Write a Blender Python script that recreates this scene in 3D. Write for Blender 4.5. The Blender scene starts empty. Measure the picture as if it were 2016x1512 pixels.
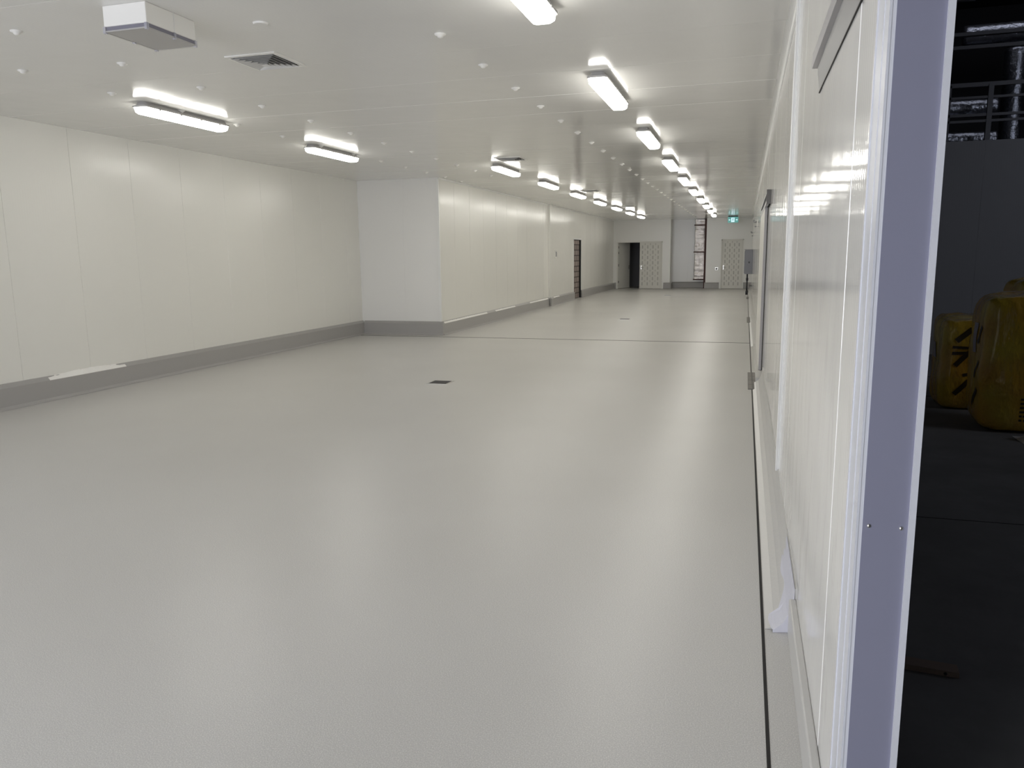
import bpy, bmesh, math, random
from mathutils import Vector, Matrix, noise
from mathutils.bvhtree import BVHTree
random.seed(7)
S = bpy.context.scene
COL = S.collection
PI = math.pi
H = 3.045            # ceiling height
XR = 0.25            # inner face of the right wall
XL = -7.46           # inner face of the left wall
XS = -5.73           # inner face of the left wall beyond the step
YS = 14.15           # the step
YE = 35.0            # end wall

# ------------------------------------------------------------------ camera, light, exposure
def R(d): return math.radians(d)
cam_d = bpy.data.cameras.new('camera')
cam = bpy.data.objects.new('camera', cam_d); COL.objects.link(cam)
yaw, pit, rol = R(16.8453251), R(9.52314028), R(-0.68849514)
f = Vector((-math.sin(yaw)*math.cos(pit), math.cos(yaw)*math.cos(pit), -math.sin(pit)))
r = Vector((math.cos(yaw), math.sin(yaw), 0)); u = r.cross(f)
r2 = r*math.cos(rol) + u*math.sin(rol); u2 = -r*math.sin(rol) + u*math.cos(rol)
cam.matrix_world = Matrix(((r2.x, u2.x, -f.x, 0), (r2.y, u2.y, -f.y, 0), (r2.z, u2.z, -f.z, 1.55), (0, 0, 0, 1)))
cam_d.sensor_fit = 'HORIZONTAL'; cam_d.sensor_width = 36.0
cam_d.lens = 1509.06/2016*36.0
cam_d.clip_start = 0.02; cam_d.clip_end = 200
S.camera = cam

W = bpy.data.worlds.new('world'); S.world = W; W.use_nodes = True
W.node_tree.nodes['Background'].inputs[0].default_value = (0.6, 0.7, 0.9, 1)
W.node_tree.nodes['Background'].inputs[1].default_value = 0.0

def area(name, loc, target, sx, sy, power, color):
    l = bpy.data.lights.new(name, 'AREA'); l.shape = 'RECTANGLE'; l.size = sx; l.size_y = sy
    l.energy = power; l.color = color
    o = bpy.data.objects.new(name, l); COL.objects.link(o); o.location = loc
    o.rotation_euler = (Vector(target)-Vector(loc)).to_track_quat('-Z', 'Y').to_euler()
    return o
# daylight through the open roller doorway behind the camera
area('doorway_daylight', (-4.6, -4.35, 1.55), (-3.6, 1.2, 0.0), 4.4, 2.7, 360, (0.88, 0.91, 1.0))
# added weak fill lamp inside the closed, unlit store
area('store_fill', (8.6, 6.0, 4.6), (4.0, 9.0, 2.0), 2.4, 1.2, 60, (0.80, 0.85, 1.0))
area('duct_fill', (4.5, 13.6, 6.1), (4.5, 14.2, 3.0), 4.0, 0.5, 7, (0.85, 0.88, 1.0))  # added fill lamp for highlights on the ducts; the roof is closed
LAMP = 16.0          # radiance of the batten diffusers

S.view_settings.view_transform = 'Standard'; S.view_settings.look = 'None'
S.view_settings.exposure = 0.0; S.view_settings.gamma = 1.0
S.view_settings.use_curve_mapping = False
S.cycles.use_denoising = True
S.cycles.max_bounces = 14; S.cycles.diffuse_bounces = 8; S.cycles.glossy_bounces = 6
S.cycles.sample_clamp_indirect = 6.0

# ------------------------------------------------------------------ materials
def mat(name, base, rough=0.5, metal=0.0, emit=None, spec=0.5, alpha=1.0, trans=0.0, coat=0.0):
    m = bpy.data.materials.new(name); m.use_nodes = True
    b = m.node_tree.nodes['Principled BSDF']
    b.inputs['Base Color'].default_value = (*base, 1)
    b.inputs['Roughness'].default_value = rough
    b.inputs['Metallic'].default_value = metal
    b.inputs['Specular IOR Level'].default_value = spec
    b.inputs['Transmission Weight'].default_value = trans
    b.inputs['Coat Weight'].default_value = coat
    if emit:
        b.inputs['Emission Color'].default_value = (*emit[0], 1)
        b.inputs['Emission Strength'].default_value = emit[1]
    return m
def nodes(m): return m.node_tree.nodes, m.node_tree.links, m.node_tree.nodes['Principled BSDF']
def coords(m, scale=(1, 1, 1)):
    n, l, b = nodes(m)
    tc = n.new('ShaderNodeTexCoord'); mp = n.new('ShaderNodeMapping'); mp.inputs['Scale'].default_value = scale
    l.new(tc.outputs['Object'], mp.inputs['Vector']); return mp.outputs['Vector']
def noise_tex(m, vec, scale, detail=4, rough=0.5):
    n, l, b = nodes(m); t = n.new('ShaderNodeTexNoise')
    t.inputs['Scale'].default_value = scale; t.inputs['Detail'].default_value = detail; t.inputs['Roughness'].default_value = rough
    l.new(vec, t.inputs['Vector']); return t.outputs['Fac']
def ramp(m, fac, stops):
    n, l, b = nodes(m); c = n.new('ShaderNodeValToRGB'); l.new(fac, c.inputs['Fac'])
    e = c.color_ramp.elements
    while len(e) < len(stops): e.new(0.5)
    for k, (p, v) in enumerate(stops):
        e[k].position = p; e[k].color = (*v, 1) if len(v) == 3 else v
    return c.outputs['Color']
def bump(m, fac, dist, strength=1.0, prev=None):
    n, l, b = nodes(m); bp = n.new('ShaderNodeBump')
    bp.inputs['Distance'].default_value = dist; bp.inputs['Strength'].default_value = strength
    l.new(fac, bp.inputs['Height'])
    if prev is not None: l.new(prev, bp.inputs['Normal'])
    l.new(bp.outputs['Normal'], b.inputs['Normal']); return bp.outputs['Normal']

def panel_mat(name, base, rough, rib_axis, ribs=40.0, dist=0.00012, spec=0.5):
    """steel faced insulated panel: fine ribs along one axis and slight oil canning"""
    m = mat(name, base, rough, spec=spec)
    n, l, b = nodes(m)
    v = coords(m)
    w = n.new('ShaderNodeTexWave'); w.wave_type = 'BANDS'; w.bands_direction = rib_axis
    w.inputs['Scale'].default_value = ribs/6.2832*2; w.inputs['Distortion'].default_value = 0.0
    l.new(v, w.inputs['Vector'])
    a = bump(m, w.outputs['Fac'], dist)
    bump(m, noise_tex(m, v, 1.7, 2), 0.0035, 1.0, a)
    return m
M = {}
M['wall'] = panel_mat('panel_wall_white', (0.80, 0.792, 0.75), 0.22, 'Y', 30)
M['wall_x'] = panel_mat('panel_wall_white_cross', (0.82, 0.815, 0.80), 0.22, 'X', 30)
M['ceiling'] = panel_mat('panel_ceiling_white', (0.77, 0.765, 0.745), 0.12, 'X', 30, 0.00006)
M['trim'] = mat('white_trim', (0.80, 0.80, 0.79), 0.3)
M['sealant'] = mat('white_sealant', (0.86, 0.85, 0.82), 0.35)
# right wall: white panel with scuff marks
m = panel_mat('panel_wall_scuffed', (0.84, 0.83, 0.805), 0.085, 'Y', 30, 0.00007); M['wall_r'] = m
n, l, b = nodes(m)
v = coords(m, (1, 1.6, 0.35)); nz = noise_tex(m, v, 5.5, 8, 0.72)
tc = n.new('ShaderNodeTexCoord'); sx = n.new('ShaderNodeSeparateXYZ'); l.new(tc.outputs['Object'], sx.inputs[0])
mr = n.new('ShaderNodeMapRange'); mr.inputs[1].default_value = 0.9; mr.inputs[2].default_value = 1.6; mr.inputs[3].default_value = 1; mr.inputs[4].default_value = 0
l.new(sx.outputs['Z'], mr.inputs[0])
mr2 = n.new('ShaderNodeMapRange'); mr2.inputs[1].default_value = 0.53; mr2.inputs[2].default_value = 0.75; mr2.inputs[3].default_value = 0; mr2.inputs[4].default_value = 0.6
l.new(nz, mr2.inputs[0])
mu = n.new('ShaderNodeMath'); mu.operation = 'MULTIPLY'; l.new(mr.outputs[0], mu.inputs[0]); l.new(mr2.outputs[0], mu.inputs[1])
mx = n.new('ShaderNodeMix'); mx.data_type = 'RGBA'; l.new(mu.outputs[0], mx.inputs[0])
mx.inputs[6].default_value = (0.84, 0.83, 0.805, 1); mx.inputs[7].default_value = (0.36, 0.35, 0.33, 1)
l.new(mx.outputs[2], b.inputs['Base Color'])

# floor: pale grey resin with an orange-peel, faintly sparkling surface
m = mat('floor_resin', (0.47, 0.46, 0.44), 0.34, spec=0.5); M['floor'] = m
n, l, b = nodes(m); v = coords(m)
big = noise_tex(m, v, 0.45, 3)
fl = ramp(m, noise_tex(m, v, 230, 2, 0.7), [(0.38, (0.86, 0.86, 0.86)), (0.54, (0.99, 0.99, 0.99)), (0.70, (1.25, 1.25, 1.23))])  # light flecks paint the surface sparkle into the colour
mf = n.new('ShaderNodeMix'); mf.data_type = 'RGBA'; mf.blend_type = 'MULTIPLY'; mf.inputs[0].default_value = 1.0
l.new(ramp(m, big, [(0.35, (0.572, 0.56, 0.537)), (0.65, (0.608, 0.597, 0.575))]), mf.inputs[6]); l.new(fl, mf.inputs[7]); l.new(mf.outputs[2], b.inputs['Base Color'])
rr = n.new('ShaderNodeMapRange'); rr.inputs[1].default_value = 0.3; rr.inputs[2].default_value = 0.7; rr.inputs[3].default_value = 0.282; rr.inputs[4].default_value = 0.31
l.new(noise_tex(m, v, 1.3, 4), rr.inputs[0]); l.new(rr.outputs[0], b.inputs['Roughness'])
a = bump(m, noise_tex(m, v, 230, 1, 0.5), 0.0009, 0.6)
m = mat('cove_resin', (0.37, 0.36, 0.35), 0.33); M['cove'] = m
bump(m, noise_tex(m, coords(m), 60, 3), 0.0015, 0.5)
m = mat('cove_resin_pale', (0.56, 0.55, 0.53), 0.30); M['cove_pale'] = m
bump(m, noise_tex(m, coords(m), 60, 3), 0.0015, 0.5)
M['primer'] = mat('bare_primer_patch', (0.63, 0.63, 0.70), 0.45)
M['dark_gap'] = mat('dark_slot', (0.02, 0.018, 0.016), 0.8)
M['steel'] = mat('stainless_steel', (0.61, 0.60, 0.575), 0.30, 1.0)
M['steel_dark'] = mat('stainless_grate', (0.12, 0.115, 0.11), 0.45, 0.7)
M['sump'] = mat('brushed_sump_steel', (0.25, 0.235, 0.22), 0.5, 0.6)
M['galv'] = mat('galvanised_steel', (0.42, 0.43, 0.45), 0.38, 1.0)
M['alu_white'] = mat('powder_coated_trim', (0.66, 0.67, 0.715), 0.32)
M['film_blue'] = mat('blue_protective_film', (0.245, 0.248, 0.325), 0.28)
M['lamp_body'] = mat('batten_body_grey', (0.45, 0.44, 0.43), 0.45)
M['lamp'] = mat('batten_diffuser', (0.9, 0.9, 0.88), 0.4, emit=((1.0, 0.975, 0.90), LAMP))
M['white_plastic'] = mat('white_plastic', (0.84, 0.83, 0.80), 0.35)
M['grey_plastic'] = mat('grey_plastic', (0.30, 0.30, 0.31), 0.45)
M['grille'] = mat('diffuser_grille', (0.74, 0.735, 0.73), 0.4)
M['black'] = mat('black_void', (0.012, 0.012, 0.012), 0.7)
M['black_plastic'] = mat('black_plastic', (0.02, 0.02, 0.025), 0.4)
M['clear'] = mat('clear_plastic', (0.62, 0.62, 0.70), 0.12, alpha=1.0)
n, l, b = nodes(M['clear']); b.inputs['Alpha'].default_value = 0.45
M['violet_strip'] = mat('violet_grey_strip', (0.21, 0.205, 0.25), 0.25)
M['frame_grey'] = mat('grey_frame', (0.42, 0.41, 0.40), 0.35)
M['door'] = mat('door_white', (0.78, 0.77, 0.73), 0.4)
M['mark'] = mat('film_mark', (0.52, 0.51, 0.48), 0.5)
M['door_grey'] = mat('door_edge_grey', (0.36, 0.35, 0.355), 0.4)
M['panel_grey'] = mat('switchboard_grey', (0.20, 0.205, 0.235), 0.4)
M['red_steel'] = mat('red_oxide_steel', (0.075, 0.028, 0.024), 0.55)
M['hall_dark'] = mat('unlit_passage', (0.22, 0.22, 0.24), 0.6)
M['exit_green'] = mat('exit_panel_green', (0.10, 0.30, 0.26), 0.3, emit=((0.10, 0.36, 0.34), 0.55))
M['exit_white'] = mat('exit_panel_white', (0.8, 0.9, 0.95), 0.3, emit=((0.62, 0.88, 1.0), 0.9))
m = mat('foil_insulation', (0.78, 0.74, 0.73), 0.24, 0.9); M['foil'] = m
bump(m, noise_tex(m, coords(m, (1, 1, 2.5)), 9, 5, 0.65), 0.02, 0.9)
m = mat('foil_duct', (0.55, 0.57, 0.64), 0.28, 0.95); M['duct'] = m
bump(m, noise_tex(m, coords(m), 8, 5, 0.6), 0.03, 0.9)
# block wall seen through the side doorway
m = mat('brown_block', (0.24, 0.19, 0.165), 0.8); M['block'] = m
n, l, b = nodes(m)
br = n.new('ShaderNodeTexBrick'); br.inputs['Scale'].default_value = 1.0
br.inputs['Color1'].default_value = (0.27, 0.22, 0.20, 1); br.inputs['Color2'].default_value = (0.20, 0.165, 0.15, 1)
br.inputs['Mortar'].default_value = (0.06, 0.045, 0.04, 1); br.inputs['Mortar Size'].default_value = 0.02
br.inputs['Brick Width'].default_value = 0.39; br.inputs['Row Height'].default_value = 0.19
tc = n.new('ShaderNodeTexCoord'); sp = n.new('ShaderNodeSeparateXYZ'); cb = n.new('ShaderNodeCombineXYZ')
l.new(tc.outputs['Object'], sp.inputs[0]); l.new(sp.outputs['Y'], cb.inputs['X']); l.new(sp.outputs['Z'], cb.inputs['Y'])
l.new(cb.outputs[0], br.inputs['Vector']); l.new(br.outputs['Color'], b.inputs['Base Color'])
# unlit store
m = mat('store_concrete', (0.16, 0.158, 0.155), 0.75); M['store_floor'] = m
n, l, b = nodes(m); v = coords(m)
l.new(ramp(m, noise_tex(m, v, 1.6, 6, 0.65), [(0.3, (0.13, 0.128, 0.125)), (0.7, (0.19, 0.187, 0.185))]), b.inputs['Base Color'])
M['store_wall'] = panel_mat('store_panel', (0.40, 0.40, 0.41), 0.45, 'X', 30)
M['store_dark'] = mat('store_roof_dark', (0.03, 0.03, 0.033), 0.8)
M['timber'] = mat('raw_timber', (0.20, 0.15, 0.12), 0.7)
m = mat('yellow_plastic_wrap', (0.52, 0.33, 0.035), 0.22, coat=0.5); M['bale'] = m
n, l, b = nodes(m); v = coords(m, (1, 1, 0.45))
l.new(ramp(m, noise_tex(m, coords(m), 2.6, 3), [(0.35, (0.60, 0.32, 0.04)), (0.65, (0.66, 0.50, 0.05))]), b.inputs['Base Color'])
bump(m, noise_tex(m, v, 5.5, 4, 0.55), 0.06, 0.8)
M['ink'] = mat('black_print', (0.05, 0.038, 0.02), 0.35)
M['ink_white'] = mat('white_print', (0.45, 0.42, 0.45), 0.35)

# ------------------------------------------------------------------ helpers
def box(bm, a, b, mi=0):
    (x0, y0, z0), (x1, y1, z1) = a, b
    vs = [bm.verts.new(p) for p in ((x0,y0,z0),(x1,y0,z0),(x1,y1,z0),(x0,y1,z0),(x0,y0,z1),(x1,y0,z1),(x1,y1,z1),(x0,y1,z1))]
    for q in ((0,3,2,1),(4,5,6,7),(0,1,5,4),(1,2,6,5),(2,3,7,6),(3,0,4,7)):
        fc = bm.faces.new([vs[k] for k in q]); fc.material_index = mi
    return vs
def prism(bm, prof, a, b, mi=0, closed=True):
    """profile points given as offsets; a, b = functions mapping a profile point to the two ends"""
    A = [bm.verts.new(a(p)) for p in prof]; B = [bm.verts.new(b(p)) for p in prof]
    n = len(prof)
    for k in range(n if closed else n-1):
        fc = bm.faces.new((A[k], A[(k+1) % n], B[(k+1) % n], B[k])); fc.material_index = mi
    if closed:
        f1 = bm.faces.new(A[::-1]); f2 = bm.faces.new(B); f1.material_index = f2.material_index = mi
    bmesh.ops.recalc_face_normals(bm, faces=bm.faces)
def cyl(bm, p, q, rad, seg=16, mi=0, rad2=None):
    p, q = Vector(p), Vector(q); d = (q-p).normalized()
    s = d.orthogonal().normalized(); t = d.cross(s); rad2 = rad if rad2 is None else rad2
    A = [bm.verts.new(p + (s*math.cos(2*PI*k/seg) + t*math.sin(2*PI*k/seg))*rad) for k in range(seg)]
    B = [bm.verts.new(q + (s*math.cos(2*PI*k/seg) + t*math.sin(2*PI*k/seg))*rad2) for k in range(seg)]
    for k in range(seg):
        fc = bm.faces.new((A[k], A[(k+1) % seg], B[(k+1) % seg], B[k])); fc.smooth = True; fc.material_index = mi
    for fc in (bm.faces.new(A[::-1]), bm.faces.new(B)): fc.material_index = mi
def obj(name, bm, mats, parent=None, bevel=0, smooth=False):
    me = bpy.data.meshes.new(name)
    bmesh.ops.recalc_face_normals(bm, faces=bm.faces)
    bm.to_mesh(me); bm.free()
    for m in (mats if isinstance(mats, (list, tuple)) else [mats]): me.materials.append(m)
    if smooth:
        for p in me.polygons: p.use_smooth = True
    o = bpy.data.objects.new(name, me); COL.objects.link(o)
    if parent is not None: o.parent = parent
    if bevel:
        b = o.modifiers.new('bevel', 'BEVEL'); b.width = bevel; b.segments = 2; b.limit_method = 'ANGLE'
    return o
def tag(o, label, cat, group=None, kind=None):
    o['label'] = label; o['category'] = cat
    if group: o['group'] = group
    if kind: o['kind'] = kind
    return o
def thing(name, label, cat, loc=(0,0,0), rz=0, group=None):
    o = bpy.data.objects.new(name, None); o.empty_display_size = 0.1; COL.objects.link(o)
    o.location = loc; o.rotation_euler = (0, 0, rz)
    return tag(o, label, cat, group)
def struct(name, bm, mats, label, cat, parent=None, bevel=0):
    o = obj(name, bm, mats, parent, bevel)
    if parent is None: tag(o, label, cat, None, 'structure')
    return o
def dup(root, loc, label, rz=None):
    r = root.copy(); COL.objects.link(r); r.location = loc; r['label'] = label
    if rz is not None: r.rotation_euler = (0, 0, rz)
    for ch in list(root.children):
        c = ch.copy(); COL.objects.link(c); c.parent = r
        for g in ch.children:
            d = g.copy(); COL.objects.link(d); d.parent = c
    return r
ORD = ['nearest', 'second', 'third', 'fourth', 'fifth', 'sixth', 'seventh', 'eighth', 'ninth', 'tenth', 'eleventh', 'twelfth',
       'thirteenth', 'fourteenth', 'fifteenth', 'sixteenth', 'seventeenth', 'eighteenth', 'nineteenth', 'twentieth']
TENS = {20: 'twenty', 30: 'thirty'}
def nth(k):
    if k < 20: return ORD[k]
    t = (k+1)//10*10; q = (k+1) % 10
    return 'thirtieth' if q == 0 else TENS[t] + '-' + ['first'] [0:1][0] if q == 1 else TENS[t] + '-' + ORD[q-1]

def sheet(bm, O, U, V, N, length, v0, v1, thick, joints=(), gw=0.007, gd=0.003, wob=0.0011):
    """insulated panel run: joints are recessed grooves; O origin, U along, V up, N out into the room"""
    O, U, V, N = Vector(O), Vector(U), Vector(V), Vector(N)
    pr = [(0, 0)]
    for j in joints:
        if gw < j < length-gw:
            pr += [(j-gw/2, random.uniform(-wob, wob)), (j-gw/2+0.001, -gd), (j+gw/2-0.001, -gd), (j+gw/2, random.uniform(-wob, wob))]
    pr += [(length, 0), (length, -thick), (0, -thick)]
    prism(bm, pr, lambda p: O+U*p[0]+V*v0+N*p[1], lambda p: O+U*p[0]+V*v1+N*p[1])
def arange(a, b, s):
    out = []
    while a < b: out.append(a); a += s
    return out

# ------------------------------------------------------------------ the room shell
bm = bmesh.new(); box(bm, (-7.7, -4.6, -0.15), (0.34, 38.5, 0)); struct('floor', bm, M['floor'], 'pale grey glossy resin floor of the long white room', 'floor')
bm = bmesh.new()
sheet(bm, (-7.6, -4.6, H), (0,1,0), (1,0,0), (0,0,-1), 43.2, 0, 7.94, 0.1, [j+4.6 for j in arange(-4.335, 38, 0.905)])
struct('ceiling', bm, M['ceiling'], 'glossy white panel ceiling of the long room', 'ceiling')
bm = bmesh.new()
sheet(bm, (XL, -4.6, 0), (0,1,0), (0,0,1), (1,0,0), YS+4.6+0.1, 0, H, 0.1, [j+4.6 for j in arange(-3.7, YS, 0.912)])
struct('wall_left', bm, M['wall'], 'white panel wall along the left before the step', 'wall')
bm = bmesh.new()
sheet(bm, (XL, YS, 0), (1,0,0), (0,0,1), (0,-1,0), XS-XL, 0, H, 0.1, [0.97])
struct('wall_step', bm, M['wall_x'], 'white panel return wall facing the camera where the room narrows', 'wall')
bm = bmesh.new()
dy0, dy1, dz = 26.5, 27.75, 2.07
sheet(bm, (XS, YS, 0), (0,1,0), (0,0,1), (1,0,0), dy0-YS, 0, H, 0.12, [j-YS for j in arange(YS+0.85, dy0-.3, 0.912)])
sheet(bm, (XS, dy0, 0), (0,1,0), (0,0,1), (1,0,0), dy1-dy0, dz, H, 0.12)
sheet(bm, (XS, dy1, 0), (0,1,0), (0,0,1), (1,0,0), YE+0.1-dy1, 0, H, 0.12, arange(0.9, 7, 0.912))
struct('wall_left_far', bm, M['wall'], 'glossy white panel wall along the left beyond the step', 'wall')
bm = bmesh.new(); box(bm, (XS, 22.85, 0.1), (XS+0.07, 23.12, H))
struct('trim_1', bm, M['wall'], 'narrow white pilaster standing proud of the far left wall', 'trim')
# end wall with double door opening, recess and single door opening
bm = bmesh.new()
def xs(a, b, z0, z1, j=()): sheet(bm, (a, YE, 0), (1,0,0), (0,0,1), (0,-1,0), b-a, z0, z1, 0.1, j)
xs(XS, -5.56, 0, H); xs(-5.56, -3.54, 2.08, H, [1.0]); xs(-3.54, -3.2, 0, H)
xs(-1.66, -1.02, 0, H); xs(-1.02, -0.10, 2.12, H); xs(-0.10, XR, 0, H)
M['wall_e'] = panel_mat('panel_wall_white_end', (0.88, 0.875, 0.85), 0.25, 'X', 30)  # paler than the other panels: far-end brightness put into the base colour
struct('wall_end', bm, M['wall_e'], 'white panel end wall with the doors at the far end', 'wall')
bm = bmesh.new()
sheet(bm, (-3.2, YE+0.1, 0), (0,1,0), (0,0,1), (1,0,0), 0.75, 0, H, 0.08)
sheet(bm, (-3.2, YE+0.85, 0), (1,0,0), (0,0,1), (0,-1,0), 1.54, 0, H, 0.1, [0.35, 0.7])
sheet(bm, (-1.66, YE+0.1, 0), (0,1,0), (0,0,1), (-1,0,0), 0.75, 0, H, 0.08)
struct('wall_recess', bm, M['wall_x'], 'grey shaded back wall of the recess between the end doors', 'wall')
# right wall
bm = bmesh.new()
sheet(bm, (XR, 1.66, 0), (0,1,0), (0,0,1), (-1,0,0), YE-1.66+.1, 0, H, 0.09, [j-1.66 for j in arange(2.17, YE, 1.02)], gw=0.006, gd=0.0018)
struct('wall_right', bm, M['wall_r'], 'scuffed glossy white panel wall along the right', 'wall')
bm = bmesh.new(); sheet(bm, (XR, -4.6, 0), (0,1,0), (0,0,1), (-1,0,0), 3.3, 0, H, 0.09, [1, 2])
struct('wall_right_rear', bm, M['wall'], 'white panel wall behind the camera on the right', 'wall')
bm = bmesh.new()
box(bm, (-7.6, -4.7, 0), (-6.9, -4.6, H)); box(bm, (-2.3, -4.7, 0), (0.34, -4.6, H)); box(bm, (-6.9, -4.7, 2.95), (-2.3, -4.6, H))
struct('wall_back', bm, M['wall_x'], 'white wall behind the camera with a roller doorway', 'wall')
# cove strips where ceiling meets walls
def cove_trim(name, x, s, y0, y1, label):
    bm = bmesh.new(); rr = 0.05
    pr = [(0, 0), (rr, 0)] + [(rr - rr*math.sin(t)*1.0, -(rr - rr*math.cos(t))) for t in [k*PI/12 for k in range(1, 6)]] + [(0, -rr)]
    prism(bm, pr, lambda p: (x+s*p[0], y0, H+p[1]), lambda p: (x+s*p[0], y1, H+p[1]))
    return struct(name, bm, M['trim'], label, 'trim')
cove_trim('trim_2', XR, -1, 1.66, YE, 'white coved strip where the right wall meets the ceiling')
bm = bmesh.new(); prism(bm, [(0, 0), (0.03, 0), (0, -0.03)], lambda p: (XS+p[0], YS, H+p[1]), lambda p: (XS+p[0], YE, H+p[1]))
struct('trim_3', bm, M['trim'], 'thin white strip where the far left wall meets the ceiling', 'trim')
bm = bmesh.new(); box(bm, (XS-0.035, YS-0.008, 0.25), (XS+0.006, YS+0.03, H))
struct('trim_4', bm, M['trim'], 'white corner angle on the outer edge of the step', 'trim')

# ---- coved kerbs
KP = [(0, 0.275), (0.012, 0.272), (0.05, 0.232), (0.05, 0.035), (0.056, 0.016), (0.070, 0.005), (0.085, 0.0005), (0, 0.0005)]
def kerb(bm, P, D, N, length, prof=KP, mi=0):
    P, D, N = Vector(P), Vector(D), Vector(N); Z = Vector((0,0,1))
    prism(bm, prof, lambda p: P+N*p[0]+Z*p[1], lambda p: P+D*length+N*p[0]+Z*p[1], mi)
bm = bmesh.new(); kerb(bm, (XL, -4.6, 0), (0,1,0), (1,0,0), YS+4.6)
bl = struct('baseboard_left', bm, M['cove'], 'grey resin coved kerb along the foot of the left wall', 'baseboard')
def sealant(y0, y1, x, parent, seed, wd=0.035):
    bm = bmesh.new(); random.seed(seed); y = y0; ring = []
    while y < y1:
        t = (y-y0)/(y1-y0); w = 0.008+wd*math.sin(PI*t)**0.5*random.uniform(0.7, 1.0)
        zz = 0.245+random.uniform(-.003, .003)
        ring.append([bm.verts.new((x+a, y, c)) for a, c in ((0.052, 0.231), (0.050, 0.237), (0.03, zz+0.014), (0.004, 0.250+w), (0.001, 0.250+w))])
        y += random.uniform(0.02, 0.05)
    for A, B in zip(ring, ring[1:]):
        for k in range(4): bm.faces.new((A[k], A[k+1], B[k+1], B[k]))
    return obj('sealant_bead', bm, M['sealant'], parent)
sealant(6.62, 7.75, XL, bl, 3)
bm = bmesh.new(); kerb(bm, (XL+0.05, YS, 0), (1,0,0), (0,-1,0), XS-XL-0.05+0.05)
struct('baseboard_step', bm, M['cove'], 'grey resin coved kerb along the foot of the return wall', 'baseboard')
bm = bmesh.new()
kerb(bm, (XS, YS, 0), (0,1,0), (1,0,0), dy0-YS)
kerb(bm, (XS+0.07, 22.80, 0), (0,1,0), (1,0,0), 0.38)
kerb(bm, (XS, dy1, 0), (0,1,0), (1,0,0), YE-dy1)
bf = struct('baseboard_left_far', bm, M['cove'], 'grey resin coved kerb along the far left wall', 'baseboard')
sealant(14.2, 16.9, XS, bf, 5, 0.014); sealant(17.5, 19.2, XS, bf, 6, 0.010); sealant(20.6, 22.7, XS, bf, 8, 0.010); sealant(23.3, 24.2, XS, bf, 9, 0.010)
bm = bmesh.new()
for a, b_, y in ((XS+.05, -5.60, YE), (-3.48, -3.2, YE), (-3.2, -1.70, YE+.85), (-1.70, -1.08, YE), (-0.06, XR, YE)):
    kerb(bm, (a, y, 0), (1,0,0), (0,-1,0), b_-a)
kerb(bm, (-3.2, YE, 0), (0,1,0), (1,0,0), 0.8)
struct('baseboard_end', bm, M['cove'], 'grey resin coved kerb in lengths along the end wall', 'baseboard')
# right: curved cove from the slot drain up to the wall, bare low upstand near the camera
CP = [(0, 0.19), (0.006, 0.19), (0.012, 0.13), (0.026, 0.075), (0.05, 0.035), (0.08, 0.012), (0.115, 0.0012), (0, 0.0012)]
bm = bmesh.new(); kerb(bm, (XR, 3.16, 0), (0,1,0), (-1,0,0), 6.42, CP); kerb(bm, (XR, 13.3, 0), (0,1,0), (-1,0,0), YE-13.3, CP)
br_ = struct('baseboard_right', bm, M['cove_pale'], 'pale resin cove sweeping up the foot of the right wall', 'baseboard')
bm = bmesh.new(); pts = [(0.0, 2.98), (0.0, 3.30), (0.010, 3.42), (0.03, 3.40), (0.045, 3.28), (0.06, 3.21), (0.095, 3.145), (0.06, 3.135), (0.028, 3.13), (0.010, 3.125)]
def cz(o):
    for (a, za), (b_, zb) in zip(CP[1:-1], CP[2:-1]):
        if a <= o <= b_: return za+(zb-za)*(o-a)/(b_-a)
    return 0.19
G = 24; rows = []
for i in range(G+1):
    t = i/G; row = []
    for k in range(13):
        s = k/12; o = 0.006+s*0.105*(0.35+0.65*(1-t))*(0.75+0.25*math.sin(t*9))*(1 if t < .25 else 0.62)
        y = 3.155+t*0.62+0.03*math.sin(k*1.3)*(t > 0.9) - 0.02*s*(t < .05)
        row.append(bm.verts.new((XR-o-0.002, y, cz(o)+0.002)))
    rows.append(row)
for A, B in zip(rows, rows[1:]):
    for k in range(12): bm.faces.new((A[k], A[k+1], B[k+1], B[k]))
for k in range(12):   # cut end of the cove
    a, b_ = rows[0][k], rows[0][k+1]
    bm.faces.new((a, b_, bm.verts.new((b_.co.x, b_.co.y-.002, 0.001)), bm.verts.new((a.co.x, a.co.y-.002, 0.001))))
obj('primer_patch', bm, M['primer'], br_)['label'] = 'lavender bare primer patch where the cove ends'
bm = bmesh.new(); box(bm, (0.222, 1.66, 0), (XR, 3.16, 0.146)); 
struct('baseboard_right_near', bm, M['cove_pale'], 'low square upstand at the foot of the right wall nearest the camera', 'baseboard', bevel=0.006)

# ---- jamb frame on the near end of the right wall
jr = thing('wall_end_frame', 'blue filmed metal end frame of the right wall beside the dark opening', 'wall frame', (0.295, 1.64, 0))
def at(o, bm):   # shift a bmesh built in world coordinates into a thing's own frame
    bmesh.ops.translate(bm, verts=bm.verts, vec=-Vector(o.location)); return bm
bm = bmesh.new()
box(bm, (0.243, 1.648, 0), (0.2505, 1.832, H)); box(bm, (0.238, 1.648, 0), (0.2435, 1.655, H)); box(bm, (0.2405, 1.822, 0), (0.2435, 1.832, H)); box(bm, (0.2415, 1.735, 0), (0.2435, 1.742, H))
o = obj('corner_angle', at(jr, bm), M['alu_white'], jr); o['label'] = 'white metal angle on the wall face'
bm = bmesh.new(); box(bm, (0.250, 1.646, 0), (0.334, 1.659, H)); o = obj('end_plate', at(jr, bm), M['film_blue'], jr); o['label'] = 'blue filmed end plate'
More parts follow.
